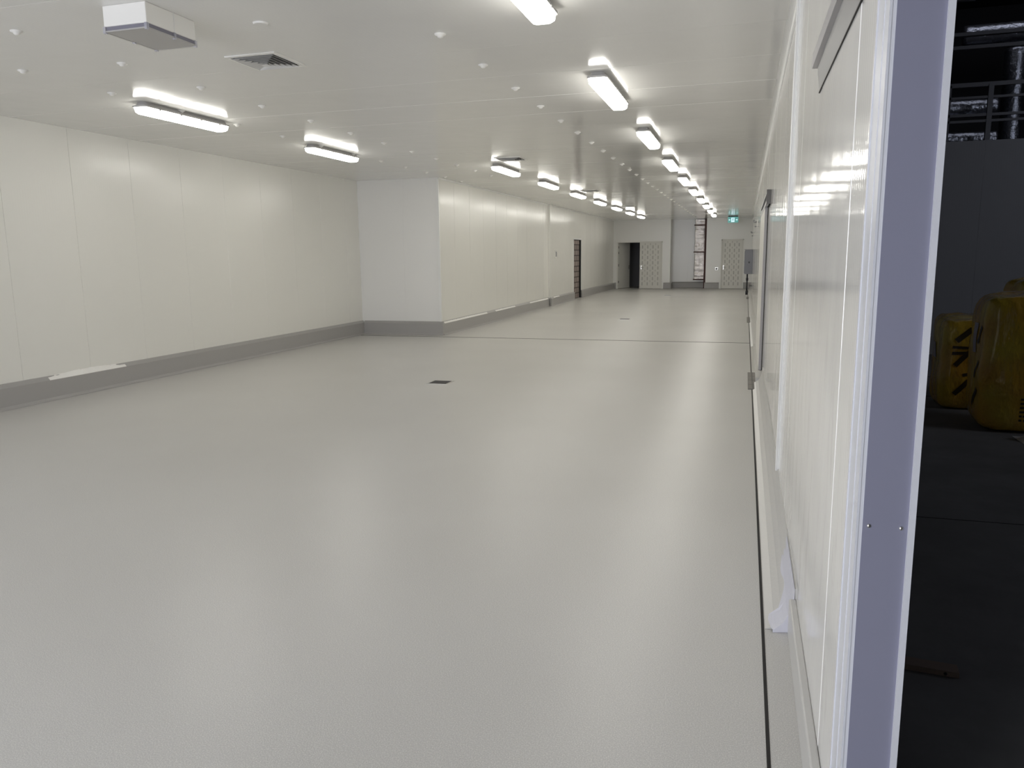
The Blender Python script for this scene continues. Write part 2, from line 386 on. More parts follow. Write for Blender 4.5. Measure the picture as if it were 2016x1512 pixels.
bm = bmesh.new(); box(bm, (0.334, 1.638, 0), (0.346, 1.70, H)); o = obj('outer_lip', at(jr, bm), M['alu_white'], jr); o['label'] = 'white outer lip'
for x in (0.262, 0.322):
    for z in (0.995, 2.6):
        bm = bmesh.new(); bmesh.ops.create_uvsphere(bm, u_segments=14, v_segments=8, radius=0.0042, matrix=Matrix.Translation((x, 1.6455, z)) @ Matrix.Diagonal((1, .6, 1, 1)))
        if z < 2: o = obj('rivet', at(jr, bm), M['steel'], jr, smooth=True)
        else: bm.free()
# trim strip and rails on the right wall
bm = bmesh.new(); box(bm, (XR-0.016, 5.0, 0.178), (XR, 5.13, H)); box(bm, (XR-0.020, 4.995, 0.178), (XR-0.012, 5.012, H))
tag(obj('cover_strip', bm, M['trim'], bevel=0.003), 'tall white metal cover strip on the right wall between two panels', 'cover strip')
def rail(name, y0, y1, y0b, y1b, z, label, gap_mat):
    t = thing(name, label, 'door track', (XR, (y0+y1)/2, z))
    bm = bmesh.new(); box(bm, (XR-0.020, y0, z+0.128), (XR, y1, z+0.178)); o = obj('upper_rail', at(t, bm), M['door_grey'], t, bevel=0.002)  # grey base carries the shade of the rail's underside
    bm = bmesh.new()
    prism(bm, [(0, 0.0), (-0.012, 0.075), (-0.012, 0.085), (0, 0.095)], lambda p: (XR+p[0], y0b, z+p[1]), lambda p: (XR+p[0], y1b, z+p[1]))
    o = obj('hood', at(t, bm), M['hood_shade'], t); o['label'] = 'sloping grey hood'
    bm = bmesh.new(); box(bm, (XR-0.004, y0b, z-0.005), (XR, y1b, z)); o = obj('shadow_strip', at(t, bm), M['dark_gap'], t); o['label'] = 'dark painted shadow line'  # strip painted dark as the shadow line under the hood
    return t
M['hood_shade'] = mat('shaded_hood_grey', (0.20, 0.197, 0.195), 0.4)  # shade of the downward face put into the grey base colour
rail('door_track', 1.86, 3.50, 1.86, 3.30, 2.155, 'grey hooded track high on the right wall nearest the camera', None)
t2 = thing('door_track', 'steel hooded track above the sliding door in the right wall', 'door track', (XR, 11.2, 2.1))
bm = bmesh.new(); box(bm, (XR-0.047, 9.25, 2.10), (XR-.002, 13.2, 2.13)); box(bm, (XR-0.047, 9.25, 2.21), (XR-.002, 13.2, 2.225)); box(bm, (XR-0.014, 9.25, 2.10), (XR-.002, 13.2, 2.225)); obj('channel', at(t2, bm), M['galv'], t2)
bm = bmesh.new(); box(bm, (XR-0.05, 9.21, 2.085), (XR, 9.25, 2.24)); o = obj('end_bracket', at(t2, bm), M['steel_dark'], t2); o['label'] = 'dark end bracket'
d3 = thing('door_3', 'white sliding door standing proud of the right wall', 'door', (XR, 11.8, 0)); d3['kind'] = 'structure'
bm = bmesh.new(); box(bm, (XR-0.042, 10.25, 0.06), (XR-0.006, 13.1, 2.11)); obj('door_panel', at(d3, bm), M['door'], d3, bevel=0.003)
bm = bmesh.new(); box(bm, (XR-0.041, 10.235, 0.06), (XR-0.008, 10.25, 2.11)); o = obj('edge_cap', at(d3, bm), M['door_grey'], d3); o['label'] = 'grey door edge'
bm = bmesh.new(); box(bm, (XR-0.008, 10.23, 0.06), (XR-0.0005, 10.262, 2.11)); o = obj('edge_gap', at(d3, bm), M['dark_gap'], d3); o['label'] = 'black strip painting the shaded gap at the edge'  # strip painted dark for the shaded gap between door and wall
bm = bmesh.new(); box(bm, (XR-0.08, 9.6, 0.0), (XR, 13.3, 0.055)); struct('trim_5', bm, M['cove_pale'], 'low threshold under the sliding door', 'trim')
for k, (y, z) in enumerate(((20.4, 2.25), (30.2, 2.22))):
    t = thing('wall_bracket', ('dark hooked bracket high on the right wall, nearer of two', 'dark hooked bracket high on the right wall, farther of two')[k], 'bracket', (XR, y, z), group='hooked brackets on the right wall')
    bm = bmesh.new(); box(bm, (-0.012, -0.05, -0.10), (0, 0.05, 0.10)); obj('back_plate', bm, M['white_plastic'], t)
    bm = bmesh.new(); cyl(bm, (-0.012, 0, 0.05), (-0.09, 0, 0.05), 0.022, 10); cyl(bm, (-0.085, 0, 0.05), (-0.085, 0, 0.10), 0.02, 10); obj('hook', bm, M['grey_plastic'], t)
    bm = bmesh.new(); cyl(bm, (-0.012, 0, -0.06), (-0.06, 0, -0.06), 0.018, 10); obj('peg', bm, M['grey_plastic'], t)

# ---- end doors
def leaf(parent, hinge, ang, w, h, sgn, mark=True, name='door_leaf'):
    """door leaf hinged at a point; sgn +1 opens along +x from the hinge"""
    bm = bmesh.new(); box(bm, (0, 0, 0.012), (sgn*w, 0.045, h))
    if mark:
        for i in range(8):
            for k in range(4):
                x = sgn*(0.14+k*(w-0.26)/3.0); z = 0.22+i*(h-0.42)/7.0
                box(bm, (x-0.022, -0.003, z-0.07), (x+0.022, 0, z+0.07), 1)
                if k < 3: box(bm, (x+sgn*(w-.26)/6-0.012, -0.003, z+0.08), (x+sgn*(w-.26)/6+0.012, 0, z+0.16), 1)
    o = obj(name, bm, [M['door'], M['mark']], parent)
    o.location = hinge; o.rotation_euler = (0, 0, ang); return o
def lever(parent, x, z, sgn):
    bm = bmesh.new(); box(bm, (x-0.025, -0.012, z-0.09), (x+0.025, 0, z+0.09)); cyl(bm, (x, -0.01, z), (x, -0.05, z), 0.011, 10); cyl(bm, (x, -0.045, z), (x+sgn*0.12, -0.045, z), 0.010, 10)
    return obj('lever_handle', bm, M['steel'], parent)
d1 = thing('door_1', 'white double door in the end wall with its left leaf ajar', 'door', (-4.55, YE, 0)); d1['kind'] = 'structure'
bm = bmesh.new(); box(bm, (-1.01, -0.012, 0), (-0.96, 0.10, 2.08)); box(bm, (0.96, -0.012, 0), (1.01, 0.10, 2.08)); box(bm, (-1.01, -0.012, 2.05), (1.01, 0.10, 2.09)); obj('door_frame', bm, M['door'], d1)
o = leaf(d1, (-0.958, 0.06, 0), R(66), 0.955, 2.05, 1, False); lever(o, 0.88, 0.95, -1)
for z in (0.3, 1.05, 1.85, 1.6):
    bm = bmesh.new(); cyl(bm, (0.0, -0.01, z-0.05), (0.0, -0.01, z+0.05), 0.014, 8); obj('hinge', bm, M['steel_dark'], o)
o = leaf(d1, (0.958, 0.02, 0), 0, 0.955, 2.05, -1); lever(o, -0.88, 0.95, 1)
d2 = thing('door_2', 'closed white single door in the end wall near the right corner', 'door', (-0.56, YE, 0)); d2['kind'] = 'structure'
bm = bmesh.new(); box(bm, (-0.47, -0.012, 0), (-0.42, 0.10, 2.12)); box(bm, (0.42, -0.012, 0), (0.47, 0.10, 2.12)); box(bm, (-0.47, -0.012, 2.09), (0.47, 0.10, 2.13)); obj('door_frame', bm, M['door'], d2)
o = leaf(d2, (0.418, 0.03, 0), 0, 0.836, 2.09, -1); lever(o, -0.77, 0.93, 1)
# passage behind the double door
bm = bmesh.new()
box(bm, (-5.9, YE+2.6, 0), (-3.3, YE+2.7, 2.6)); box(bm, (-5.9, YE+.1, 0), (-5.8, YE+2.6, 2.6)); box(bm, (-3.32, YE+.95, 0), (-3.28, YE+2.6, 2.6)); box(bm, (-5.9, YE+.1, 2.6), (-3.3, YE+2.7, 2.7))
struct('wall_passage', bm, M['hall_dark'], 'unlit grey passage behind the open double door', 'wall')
# side doorway
d4 = thing('door_4', 'dark narrow doorway opening in the far left wall', 'doorway', (XS, 27.1, 0)); d4['kind'] = 'structure'
bm = bmesh.new(); box(bm, (XS-.12, dy0-0.05, 0), (XS+0.012, dy0, dz+.05)); box(bm, (XS-.12, dy1, 0), (XS+0.012, dy1+0.06, dz+.05)); box(bm, (XS-.12, dy1-.012, 0), (XS-.012, dy1, dz), 1); box(bm, (XS-.12, dy0, dz), (XS+0.012, dy1, dz+.05)); obj('door_frame', at(d4, bm), [M['trim'], M['black']], d4)
bm = bmesh.new(); box(bm, (XS-0.115, 26.505, 0), (XS-0.06, 27.735, 2.06)); struct('wall_block', bm, M['block'], 'brown block wall seen through the dark side doorway', 'wall')
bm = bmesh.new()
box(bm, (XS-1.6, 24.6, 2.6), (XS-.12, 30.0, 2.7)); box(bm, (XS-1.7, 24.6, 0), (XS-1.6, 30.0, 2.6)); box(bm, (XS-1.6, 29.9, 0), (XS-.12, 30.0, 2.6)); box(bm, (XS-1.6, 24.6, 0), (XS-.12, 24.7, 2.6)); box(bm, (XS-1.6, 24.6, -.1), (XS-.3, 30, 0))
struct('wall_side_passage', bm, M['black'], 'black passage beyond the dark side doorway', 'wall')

# ---- foil insulation and steel in the recess
bm = bmesh.new(); nx, nz = 14, 60; y0 = YE+0.68; rows = []
for i in range(nz+1):
    z = 0.40+i*(H-0.42)/nz; row = []
    for k in range(nx+1):
        x = -2.20+k*0.52/nx
        q = noise.noise((x*5, z*3.2, 1.7))*0.03 + noise.noise((x*14, z*9, 4.1))*0.012 + 0.02*abs(math.sin(z*PI/0.24))
        if z < 1.0: q += 0.10*(1-z)*max(0, (k/nx-0.4))
        row.append(bm.verts.new((x+0.02*noise.noise((z*2, 3, 9)), y0-q, z)))
    rows.append(row)
for A, B in zip(rows, rows[1:]):
    for k in range(nx): bm.faces.new((A[k], A[k+1], B[k+1], B[k]))
back = [[bm.verts.new((v.co.x, y0+0.06, v.co.z)) for v in (rw[0], rw[-1])] for rw in rows]
for i in range(nz):
    bm.faces.new((rows[i][0], rows[i+1][0], back[i+1][0], back[i][0])); bm.faces.new((rows[i][-1], back[i][1], back[i+1][1], rows[i+1][-1]))
    bm.faces.new((back[i][0], back[i+1][0], back[i+1][1], back[i][1]))
tag(obj('insulation_sheet', bm, M['foil'], smooth=True), 'tall crinkled silver foil insulation sheet in the recess at the far end', 'insulation')
t = thing('steel_stanchion', 'dark red steel column with cross bars beside the silver foil', 'steel frame', (-1.70, YE+0.45, 0))
bm = bmesh.new(); box(bm, (-0.06, -0.12, 0.0), (0.03, -0.108, H-.002)); box(bm, (-0.06, 0.108, 0), (0.03, 0.12, H-.002)); box(bm, (-0.02, -0.11, 0), (-0.01, 0.11, H-.002)); obj('column', bm, M['red_steel'], t)
for z in (0.40, 1.60, 2.77):
    bm = bmesh.new(); box(bm, (-0.52, -0.09, z-0.025), (-0.02, -0.03, z+0.025)); obj('cross_bar', bm, M['red_steel'], t)

# ---- switches, switchboard, exit sign
def plate(name, label, loc, axis, w, h, n):
    t = thing(name, label, 'switch', loc)
    bm = bmesh.new()
    if axis == 'x': box(bm, (0, -w/2, -h/2), (0.012, w/2, h/2))
    else: box(bm, (-w/2, -0.012, -h/2), (w/2, 0, h/2))
    obj('face_plate', bm, M['white_plastic'] if n else M['steel'], t, bevel=0.003)
    bm = bmesh.new()
    if axis == 'x': box(bm, (0.012, -w*.28, -h*.28), (0.02, w*.28, h*.28))
    else: cyl(bm, (0, -0.012, 0), (0, -0.045, 0), w*.32, 14)
    obj('switch_rocker', bm, M['grey_plastic'], t); return t
plate('wall_switch', 'grey switch on a white plate on the far left wall before the dark doorway', (XS, 23.85, 1.57), 'x', 0.26, 0.26, 1)
plate('wall_switch', 'round grey push button on the end wall left of the single door', (-1.20, YE, 0.87), 'y', 0.13, 0.13, 0)
plate('wall_switch', 'tiny grey push button on the end wall right of the single door', (-0.02, YE, 1.15), 'y', 0.07, 0.07, 0)
t = thing('switchboard', 'grey electrical switchboard box on the right wall by the far corner', 'switchboard', (XR, 29.0, 0))
bm = bmesh.new(); box(bm, (-0.27, -0.4, 0.80), (0, 0.4, 1.64)); obj('cabinet', bm, M['panel_grey'], t, bevel=0.006)
bm = bmesh.new(); box(bm, (-0.285, -0.37, 0.83), (-0.27, 0.37, 1.61)); obj('cabinet_door', bm, M['panel_grey'], t, bevel=0.004)
bm = bmesh.new(); box(bm, (-0.295, -0.42, 1.64), (0, 0.42, 1.665)); o = obj('rain_hood', bm, M['grey_plastic'], t); o['label'] = 'dark top flashing'
bm = bmesh.new(); box(bm, (-0.15, -0.405, 1.18), (-0.10, -0.4, 1.24)); obj('latch', bm, M['black_plastic'], t)
bm = bmesh.new(); cyl(bm, (-0.17, -0.1, 0.80), (-0.17, -0.1, 0.20), 0.025, 10); cyl(bm, (-0.17, -0.1, 0.56), (-0.17, -0.1, 0.66), 0.04, 10); cyl(bm, (-0.17, -0.1, 0.06), (-0.17, -0.1, 0.2), 0.045, 10); obj('conduit', bm, M['black_plastic'], t)
bm = bmesh.new(); box(bm, (-0.1, -0.3, 0.36), (0, 0.3, 0.40)); obj('pipe_bracket', bm, M['steel_dark'], t)
t = thing('exit_sign', 'green exit sign hanging from the ceiling near the far right corner', 'exit sign', (-0.55, 33.6, H))
bm = bmesh.new(); box(bm, (-0.19, -0.04, -0.035), (0.19, 0.04, 0)); o = obj('housing', bm, M['black_plastic'], t, bevel=0.004); o['label'] = 'black housing bar'
bm = bmesh.new(); box(bm, (-0.21, -0.010, -0.27), (0.21, 0.010, -0.035)); obj('sign_panel', bm, M['exit_green'], t)
bm = bmesh.new(); box(bm, (-0.075, -0.013, -0.245), (0.055, -0.0105, -0.07)); pk = obj('pictogram', bm, M['exit_white'], t); pk['label'] = 'white lit doorway pictogram'
bm = bmesh.new()
cyl(bm, (0.0, -0.0135, -0.095), (0.0, -0.0155, -0.095), 0.014, 12)
def limb(bm, a, b_, w):
    a, b_ = Vector((a[0], -0.0145, a[1])), Vector((b_[0], -0.0145, b_[1])); d = (b_-a).normalized(); s = Vector((d.z, 0, -d.x))*w/2
    prism(bm, [0, 1, 2, 3], lambda k: [a-s, a+s, b_+s, b_-s][k]+Vector((0, .001, 0)), lambda k: [a-s, a+s, b_+s, b_-s][k]-Vector((0, .001, 0)))
for a, b_, w in (((0, -.11), (-.012, -.165), .026), ((-.005, -.118), (-.045, -.135), .012), ((0, -.12), (.035, -.145), .012), ((-.012, -.162), (.02, -.19), .015), ((.02, -.19), (.012, -.23), .013), ((-.014, -.162), (-.03, -.20), .015), ((-.03, -.20), (-.06, -.21), .013)): limb(bm, a, b_, w)
obj('running_figure', bm, M['exit_green'], pk)
for s in (-1, 1):
    bm = bmesh.new(); cx = s*0.135
    limb(bm, (cx-s*.035, -.155), (cx+s*.02, -.155), .016); limb(bm, (cx+s*.035, -.155), (cx+s*.005, -.125), .014); limb(bm, (cx+s*.035, -.155), (cx+s*.005, -.185), .014)
    obj('arrow', bm, M['exit_white'], t)

# ---- floor drains
bm = bmesh.new(); box(bm, (0.119, 1.0, -0.03), (0.131, 34.3, 0.0012)); sd = tag(obj('slot_drain', bm, M['dark_gap']), 'long dark slot in the floor running beside the right wall', 'slot drain')
bm = bmesh.new(); box(bm, (XL+0.1, 13.84, -0.03), (0.118, 13.88, 0.0012)); tag(obj('expansion_joint', bm, M['dark_gap']), 'thin dark joint crossing the floor at the step', 'floor joint')
def floor_drain(loc, w, label):
    t = thing('floor_drain', label, 'drain', loc, group='square floor drains')
    bm = bmesh.new(); q = w/2
    for a, b_ in (((-q, -q), (q, -q+.02)), ((-q, q-.02), (q, q)), ((-q, -q+.02), (-q+.02, q-.02)), ((q-.02, -q+.02), (q, q-.02))): box(bm, (*a, 0.0), (*b_, 0.004))
    obj('rim', bm, M['steel'], t)
    bm = bmesh.new(); box(bm, (-q+.02, -q+.02, 0.0), (q-.02, q-.02, 0.001), 1)
    for k in range(7):
        y = -q+.035+k*(w-.07)/6; box(bm, (-q+.02, y-.006, 0.001), (q-.02, y+.006, 0.0035))
    obj('grate', bm, [M['steel_dark'], M['dark_gap']], t); return t
floor_drain((-3.585, 8.76, 0), 0.27, 'square steel floor drain nearest the camera in mid floor')
floor_drain((-2.74, 18.5, 0), 0.27, 'square steel floor drain in mid floor just beyond the floor joint')
floor_drain((-2.75, 29.4, 0), 0.28, 'square steel floor drain in front of the far double door')
def sump(y0, y1, label, group='steel sump covers'):
    t = thing('sump_cover', label, 'sump cover', (0.132, (y0+y1)/2, 0), group=group); L_ = (y1-y0)/2
    bm = bmesh.new(); box(bm, (-0.052, -L_, 0), (0.060, L_, 0.003)); obj('rim', bm, M['steel_dark'], t)
    for s, n_ in ((-1, 'left'), (1, 'right')):
        bm = bmesh.new(); x0, x1 = ((-0.048, -0.008), (0.006, 0.052))[s > 0]
        for k in range(4):
            a = -L_+.02+k*(2*L_-.04)/4; box(bm, (x0, a+.008, 0.003), (x1, a+(2*L_-.04)/4-.008, 0.007))
        obj('cover_plate', bm, M['sump'], t)
    return t
sump(9.07, 10.40, 'two-part steel sump cover on the slot drain beside the sliding door')
sump(17.95, 19.5, 'steel sump cover on the slot drain, second from the camera')
sump(27.2, 28.5, 'steel sump cover on the slot drain, third from the camera')
sump(31.6, 32.8, 'farthest steel sump cover on the slot drain near the end wall')

# ---- batten lights
def batten(label):
    t = thing('batten_light', label, 'light', (0, 0, H), group='fluorescent battens on the ceiling')
    L_, w = 0.635, 0.080
    def cap(w, z, L_, n=6, rr=0.035):
        out = []
        for cx, cy, a0 in ((w-rr, L_-rr, 0), (-w+rr, L_-rr, PI/2), (-w+rr, -L_+rr, PI), (w-rr, -L_+rr, 1.5*PI)):
            for k in range(n): a = a0+k*PI/2/(n-1); out.append((cx+rr*math.cos(a), cy+rr*math.sin(a), z))
        return out
    def loft(bm, rings):
        R_ = [[bm.verts.new(p) for p in rg] for rg in rings]; n = len(R_[0])
        for A, B in zip(R_, R_[1:]):
            for k in range(n): fc = bm.faces.new((A[k], A[(k+1) % n], B[(k+1) % n], B[k]))
        bm.faces.new(R_[0]); bm.faces.new(R_[-1][::-1])
    bm = bmesh.new(); loft(bm, [cap(w*.72, 0, L_-.03), cap(w*.80, -0.028, L_-.015), cap(w+.006, -0.034, L_+.005), cap(w+.006, -0.050, L_+.005)])
    body = obj('body', bm, M['lamp_body'], t)
    bm = bmesh.new(); loft(bm, [cap(w-.002, -0.050, L_-.002, 4), cap(w-.006, -0.088, L_-.012, 4), cap(w-.022, -0.104, L_-.035, 4, .03)])
    obj('diffuser', bm, M['lamp'], t)
    for y in (-0.45, -0.15, 0.15, 0.45):
        for s in (-1, 1):
            bm = bmesh.new(); box(bm, (s*(w+.006)-.004, y-.012, -0.06), (s*(w+.006)+.004, y+.012, -0.036)); obj('clip', bm, M['lamp_body'], body)
    return t
proto = batten('nearest batten light in the right hand row, cut by the top of the frame')
proto.location = (-1.235, 3.6+.635, H)
for k in range(1, 10):
    dup(proto, (-1.235, 3.6+3.0*k+.635, H), f'{nth(k) if k < 9 else "farthest"} glowing batten light from the camera in the row along the right')
for k in range(7):
    dup(proto, (-4.0, 12.4+3.0*k+.635, H), f'{nth(k) if 0 < k < 6 else ("nearest" if k == 0 else "farthest")} glowing batten light in the row beside the far left wall')
dup(proto, (-5.62, 6.33+.635, H), 'large glowing batten light near the left wall, nearer of the two before the step')
dup(proto, (-5.62, 9.36+.635, H), 'glowing batten light near the left wall, farther of the two before the step')

# ---- square ceiling diffusers
def diffuser(label):
    t = thing('ceiling_diffuser', label, 'air vent', (0, 0, H), group='square ceiling air diffusers'); q = 0.215
    def pyr(bm, a, za, b_, zb, mi=0):
        A = [bm.verts.new((s*a, c*a, za)) for s, c in ((-1,-1),(1,-1),(1,1),(-1,1))]; B = [bm.verts.new((s*b_, c*b_, zb)) for s, c in ((-1,-1),(1,-1),(1,1),(-1,1))]
        for k in range(4): fc = bm.faces.new((A[k], A[(k+1) % 4], B[(k+1) % 4], B[k])); fc.material_index = mi
        return B
    bm = bmesh.new(); pyr(bm, q, 0, q, -0.008); pyr(bm, q, -0.008, q-.03, -0.010); pyr(bm, q-.03, -.010, q-.034, -0.001)
    obj('frame', bm, M['white_plastic'], t)
    bm = bmesh.new(); B = pyr(bm, q-.034, -0.0012, q-.035, -0.0010); bm.faces.new(B); obj('throat', bm, M['black'], t)
    bm = bmesh.new()
    for k in range(5):
        a = q-.034-k*.032; zt = -0.002-.003*k
        pyr(bm, a-.022, zt, a-.002, zt-.017); pyr(bm, a-.002, zt-.017, a-.0035, zt-.0172); pyr(bm, a-.0035, zt-.0172, a-.0235, zt-.0002)
    obj('louvre', bm, M['grille'], t)
    bm = bmesh.new(); B = pyr(bm, 0.010, -0.016, 0.028, -0.034); bm.faces.new(B); obj('centre_cone', bm, M['grille'], t); return t
dp = diffuser('square air diffuser nearest the camera in the ceiling, above the left of the room'); dp.location = (-3.58, 5.41, H)
for y, lb in ((11.9, 'second square air diffuser from the camera, beside the nearest far-left batten light'), (18.4, 'third square air diffuser from the camera along the ceiling'), (24.7, 'fourth square air diffuser from the camera along the ceiling'), (30.9, 'farthest square air diffuser, by the end wall')):
    dup(dp, (-3.58, y, H), lb)
# ---- ceiling box with clear tray
t = thing('ceiling_box', 'white box unit with a clear tray hanging from the ceiling at upper left', 'ceiling unit', (-3.575, 4.19, H))
bm = bmesh.new(); box(bm, (-0.155, -0.215, -0.118), (0.155, 0.215, 0)); obj('housing', bm, M['white_plastic'], t, bevel=0.005)
for s in (-1, 1):
    bm = bmesh.new(); box(bm, (s*0.155-.002, 0.018, -0.118), (s*0.155+.002, 0.024, 0)); o = obj('side_seam', bm, M['trim'], t)
bm = bmesh.new(); box(bm, (-0.150, -0.209, -0.142), (0.150, 0.209, -0.118)); o = obj('tray_band', bm, M['violet_strip'], t); o['label'] = 'violet grey band above the tray'
bm = bmesh.new()
for a, b_ in (((-.158, -.218), (.158, -.204)), ((-.158, .204), (.158, .218)), ((-.158, -.204), (-.144, .204)), ((.144, -.204), (.158, .204))): box(bm, (*a, -0.150), (*b_, -0.142))
o = obj('tray_rim', bm, M['frame_grey'], t)
bm = bmesh.new(); box(bm, (-0.144, -0.204, -0.149), (0.144, 0.204, -0.144)); o = obj('tray_pane', bm, M['frame_grey'], t)
for x, y in ((-.151, -.211), (.151, -.211), (-.151, .211), (.151, .211), (-.151, 0.02), (.151, 0.02)):
    bm = bmesh.new(); box(bm, (x-.009, y-.009, -0.156), (x+.009, y+.009, -0.118)); o = obj('tray_clip', bm, M['clear'], t)
# ---- round cover and bolt caps
bm = bmesh.new(); cyl(bm, (0, 0, -0.012), (0, 0, 0), 0.045, 28, rad2=0.052); o = tag(obj('round_cover', bm, M['ceiling'], bevel=0.003), 'flat round cover plate in the ceiling beside the nearest air diffuser', 'cover plate'); o.location = (-3.045, 4.57, H)
bm = bmesh.new(); sg = 16; prof = [(0.0, -0.026), (0.012, -0.025), (0.020, -0.020), (0.024, -0.012), (0.038, -0.007), (0.040, 0.0)]
prev = None
for rr, z in prof:
    ring = [bm.verts.new((rr*math.cos(2*PI*k/sg), rr*math.sin(2*PI*k/sg), z)) for k in range(sg)] if rr else [bm.verts.new((0, 0, z))]*sg
    if prev:
        for k in range(sg):
            q = [prev[k], prev[(k+1) % sg], ring[(k+1) % sg], ring[k]]
            q = [v for i, v in enumerate(q) if v not in q[:i]]
            fc = bm.faces.new(q); fc.smooth = True
    prev = ring
capo = obj('ceiling_bolt', bm, M['white_plastic']); first = True
def caprow(x, y0, n_, rowname):
    global first
    for k in range(n_):
        o = capo if first else capo.copy()
        if not first: COL.objects.link(o)
        first = False
        o.location = (x, y0+0.905*k, H)
        tag(o, f'{nth(k)} white mushroom bolt head from the camera in the {rowname}', 'bolt', 'mushroom bolts on the ceiling')
caprow(-2.05, 5.18, 32, 'right hand row')
caprow(-4.65, 4.20, 12, 'middle row')
caprow(-5.55, 5.03, 12, 'row nearest the left wall')

# ------------------------------------------------------------------ the unlit store on the right
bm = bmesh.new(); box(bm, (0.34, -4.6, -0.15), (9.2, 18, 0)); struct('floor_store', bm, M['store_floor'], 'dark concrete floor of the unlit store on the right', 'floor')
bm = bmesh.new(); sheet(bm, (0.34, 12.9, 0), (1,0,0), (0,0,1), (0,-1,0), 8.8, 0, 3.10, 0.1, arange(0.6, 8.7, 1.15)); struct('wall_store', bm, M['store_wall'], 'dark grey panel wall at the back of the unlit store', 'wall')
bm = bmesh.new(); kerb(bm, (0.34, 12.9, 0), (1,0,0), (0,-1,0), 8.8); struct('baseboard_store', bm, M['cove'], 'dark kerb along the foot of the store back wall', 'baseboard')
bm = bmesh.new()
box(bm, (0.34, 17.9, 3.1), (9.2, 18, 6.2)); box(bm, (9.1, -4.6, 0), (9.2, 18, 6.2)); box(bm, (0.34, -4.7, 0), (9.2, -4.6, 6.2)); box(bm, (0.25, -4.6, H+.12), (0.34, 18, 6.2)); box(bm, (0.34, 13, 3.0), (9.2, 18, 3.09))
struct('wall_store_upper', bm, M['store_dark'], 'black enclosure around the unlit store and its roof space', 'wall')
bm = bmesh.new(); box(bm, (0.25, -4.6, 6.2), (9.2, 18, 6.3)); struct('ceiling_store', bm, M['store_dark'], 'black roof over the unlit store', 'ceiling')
for k, (y, lb) in enumerate(((10.5, 'dark joint line across the store floor behind the bales'), (9.07, 'dark joint line across the store floor beside the smaller bale'), (4.85, 'faint joint line across the near store floor'))):
    bm = bmesh.new(); box(bm, (0.36, y-.02, -0.02), (9.0, y+.02, 0.001) if k < 2 else (9.0, y-.01, 0.001)); tag(obj('floor_joint', bm, M['dark_gap']), lb, 'floor joint')
def duct(name, p, q, rad, label, seed):
    p, q = Vector(p), Vector(q); d = q-p; n_ = 40; dn = d.normalized(); s = dn.orthogonal().normalized(); tt = dn.cross(s); bm = bmesh.new(); rings = []
    for i in range(n_+1):
        c = p+d*i/n_; rings.append([bm.verts.new(c+(s*math.cos(2*PI*k/20)+tt*math.sin(2*PI*k/20))*rad*(1+0.05*noise.noise((i*.7, k*.6, seed)))) for k in range(20)])
    for A, B in zip(rings, rings[1:]):
        for k in range(20): bm.faces.new((A[k], A[(k+1) % 20], B[(k+1) % 20], B[k]))
    bm.faces.new(rings[0][::-1]); bm.faces.new(rings[-1])
    return tag(obj(name, bm, M['duct'], smooth=True), label, 'duct', 'silver ducts above the store')
duct('air_duct', (3.15, 14.3, 4.86), (6.0, 14.1, 4.83), 0.15, 'topmost silver foil duct above the dark store wall', 1)
duct('air_duct', (2.3, 14.4, 3.80), (3.72, 14.4, 3.78), 0.14, 'middle silver foil duct behind the dark steel post', 2)
duct('air_duct', (2.3, 14.3, 3.30), (3.72, 14.3, 3.28), 0.12, 'lowest silver foil duct just above the dark store wall', 3)
duct('air_duct', (4.08, 14.9, 3.1), (4.06, 14.9, 4.75), 0.16, 'upright silver duct at the right edge above the store', 4)
M['rail_dark'] = mat('grey_steel_rail', (0.20, 0.20, 0.21), 0.5, 0.4)
t = thing('roof_framing', 'dark steel post and rails above the store wall', 'steel framing', (3.5, 13.9, 3.1))
bm = bmesh.new(); box(bm, (-0.035, -0.03, 0.0), (0.035, 0.03, 0.95)); obj('post', bm, M['rail_dark'], t)
bm = bmesh.new(); box(bm, (-0.60, -0.02, 0.0), (-0.54, 0.02, 0.95)); obj('post', bm, M['rail_dark'], t)
for z, w in ((0.95, .03), (0.76, .018), (0.50, .02), (0.41, .018)):
    bm = bmesh.new(); box(bm, (-1.2, -0.02, z-w), (0.9, 0.02, z+w)); obj('rail', bm, M['rail_dark'], t)
for z, nm in ((4.55, 'lower dark steel purlin under the topmost silver duct'), (4.74, 'upper dark steel purlin under the topmost silver duct'), (5.25, 'short dark steel purlin near the top of the dark opening')):
    bm = bmesh.new(); box(bm, (1.5, 13.65, z-.025), (3.15 if z > 5 else 6.5, 13.75, z+.025)); tag(obj('steel_purlin', bm, M['rail_dark']), nm, 'purlin', 'purlins above the store')
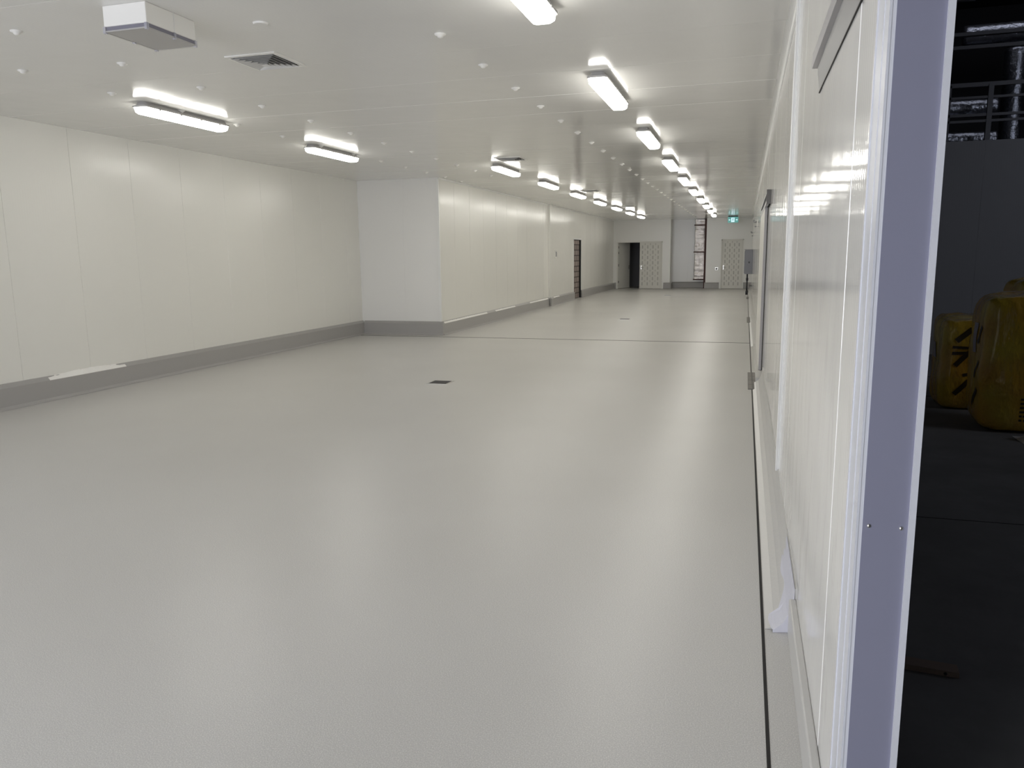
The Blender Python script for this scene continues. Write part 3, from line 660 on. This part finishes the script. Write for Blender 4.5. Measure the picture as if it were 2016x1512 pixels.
# bales
def bale(label, loc, rz, sx, sy, sz, seed, prints):
    t = thing('insulation_bale', label, 'bale', loc, rz, 'yellow plastic wrapped bales')
    bm = bmesh.new(); bmesh.ops.create_cube(bm, size=2.0); bmesh.ops.subdivide_edges(bm, edges=bm.edges, cuts=15, use_grid_fill=True)
    for v in bm.verts:
        x, y, z = v.co; p = 7.0; n_ = (abs(x)**p+abs(y)**p+abs(z)**p)**(1/p); q = max(abs(x), abs(y), abs(z))
        v.co = v.co*(q/n_)
        top = max(0, v.co.z)
        v.co.x *= sx/2; v.co.y *= sy/2; v.co.z = (v.co.z+1)*sz/2
        g = noise.noise(Vector((v.co.x*3+seed, v.co.y*3, v.co.z*2.2)))*0.03 + noise.noise(Vector((v.co.x*9, v.co.y*9+seed, v.co.z*5)))*0.013
        v.co.x += math.copysign(g, x) if abs(x) > .5 else 0; v.co.y += math.copysign(g, y) if abs(y) > .5 else 0
        if z > 0: v.co.z += g*1.2
        v.co.z = max(v.co.z, 0.0)
    bm.normal_update(); tree = BVHTree.FromBMesh(bm)
    obj('wrap', bm, M['bale'], t, smooth=True)
    for nm, mt, face, strokes in [(n_, m_, f_, [q]) if n_ == 'printed_slash' else (n_, m_, f_, st) for n_, m_, f_, st in prints for q in (st if n_ == 'printed_slash' else st[:1])]:
        bm = bmesh.new()
        for (a0, b0, a1, b1, w) in strokes:
            n_ = 8; prevp = None; L_ = math.hypot(a1-a0, b1-b0); na, nb = -(b1-b0)/L_*w/2, (a1-a0)/L_*w/2
            for i in range(n_+1):
                a, b_ = a0+(a1-a0)*i/n_, b0+(b1-b0)*i/n_; pr = []
                for s in (-1, 1):
                    aa, bb = a+s*na, b_+s*nb
                    if face == 'front': o_, d_ = Vector((aa, -3, bb)), Vector((0, 1, 0))
                    else: o_, d_ = Vector((-3, aa, bb)), Vector((1, 0, 0))
                    h = tree.ray_cast(o_, d_)[0]
                    pr.append(bm.verts.new(h - d_*0.005) if h else None)
                if prevp and all(prevp) and all(pr): bm.faces.new((prevp[0], prevp[1], pr[1], pr[0]))
                prevp = pr
        bm.verts.ensure_lookup_table()
        obj(nm, bm, mt, t)
    return t
random.seed(11)
def scribble(face, a0, a1, b0, b1, rows, w):
    out = []
    for k in range(rows):
        z = b0+(b1-b0)*(k+.5)/rows; a = a0
        while a < a1-.02:
            e = min(a1, a+random.uniform(.02, .06)); out.append((a, z, e, z, w)); a = e+random.uniform(.006, .014)
    return out
slash = [(-0.17, 0.68, -0.04, 0.80, .05), (-0.17, 0.44, -0.05, 0.58, .045), (-0.16, 0.16, -0.04, 0.30, .045), (-0.20, 0.56, 0.0, 0.57, .03), (-0.20, 0.62, -0.02, 0.615, .025), (-0.05, .36, -.10, .35, .03)]
bale('smaller yellow plastic wrapped bale in the dark store, left of the taller bale', (2.18, 8.62, 0), R(-4), 0.58, 0.62, 0.90, 2.0,
     [('printed_slash', M['ink'], 'front', slash), ('printed_label', M['ink_white'], 'left', [(0.05, .48, 0.05, .64, .16)] )])
bale('tall yellow plastic wrapped bale in the dark store at the right edge', (2.42, 7.62, 0), R(-3), 0.88, 0.62, 1.18, 5.0,
     [('printed_slash', M['ink'], 'left', [(-.1, .75, -.2, .9, .04), (-.1, .45, -.2, .6, .04), (-.05, .2, -.2, .36, .04)]),
      ('printed_label', M['ink_white'], 'left', [(-0.02, .66, -0.02, .92, .09)]),
      ('printed_text', M['ink'], 'front', scribble('front', -0.12, 0.30, 0.62, 0.88, 7, .016)+scribble('front', -0.14, 0.28, 0.10, 0.32, 6, .018))])
bale('darker yellow bale behind the tall bale in the dark store', (2.95, 8.75, 0), R(5), 0.85, 0.6, 1.27, 9.0, [])
# crumpled foil offcut and timber on the store floor
bm = bmesh.new(); rows = []
for i in range(15):
    row = []
    for k in range(13):
        x, y = i/14, k/12
        z = 0.22*math.exp(-((x-.55)**2*6+(y-.5)**2*7)) + 0.05*noise.noise((x*5, y*5, 3)) + .03*noise.noise((x*13, y*13, 5))
        row.append(bm.verts.new((x*.55, y*.35, max(0.002, z*(1-abs(2*y-1)**4)*(1-abs(2*x-1)**4)))))
    rows.append(row)
for A, B in zip(rows, rows[1:]):
    for k in range(12): bm.faces.new((A[k], A[k+1], B[k+1], B[k]))
M['foil_scrap'] = mat('dull_foil_scrap', (0.75, 0.75, 0.76), 0.35, 0.25)
o = tag(obj('foil_offcut', bm, M['foil_scrap']), 'crumpled silver foil offcut on the store floor before the tall bale', 'foil'); o.location = (2.20, 6.88, 0.0)
t = thing('timber_offcut', 'thin timber offcut lying on the near store floor', 'timber', (0.60, 3.0, 0), R(-6))
bm = bmesh.new(); box(bm, (-0.2, -0.03, 0), (0.21, 0.035, 0.022)); obj('board', bm, M['timber'], t, bevel=0.002)
bm = bmesh.new(); cyl(bm, (0.165, -0.0305, 0.011), (0.165, -0.0315, 0.011), 0.006, 10); obj('nail_hole', bm, M['black'], t)
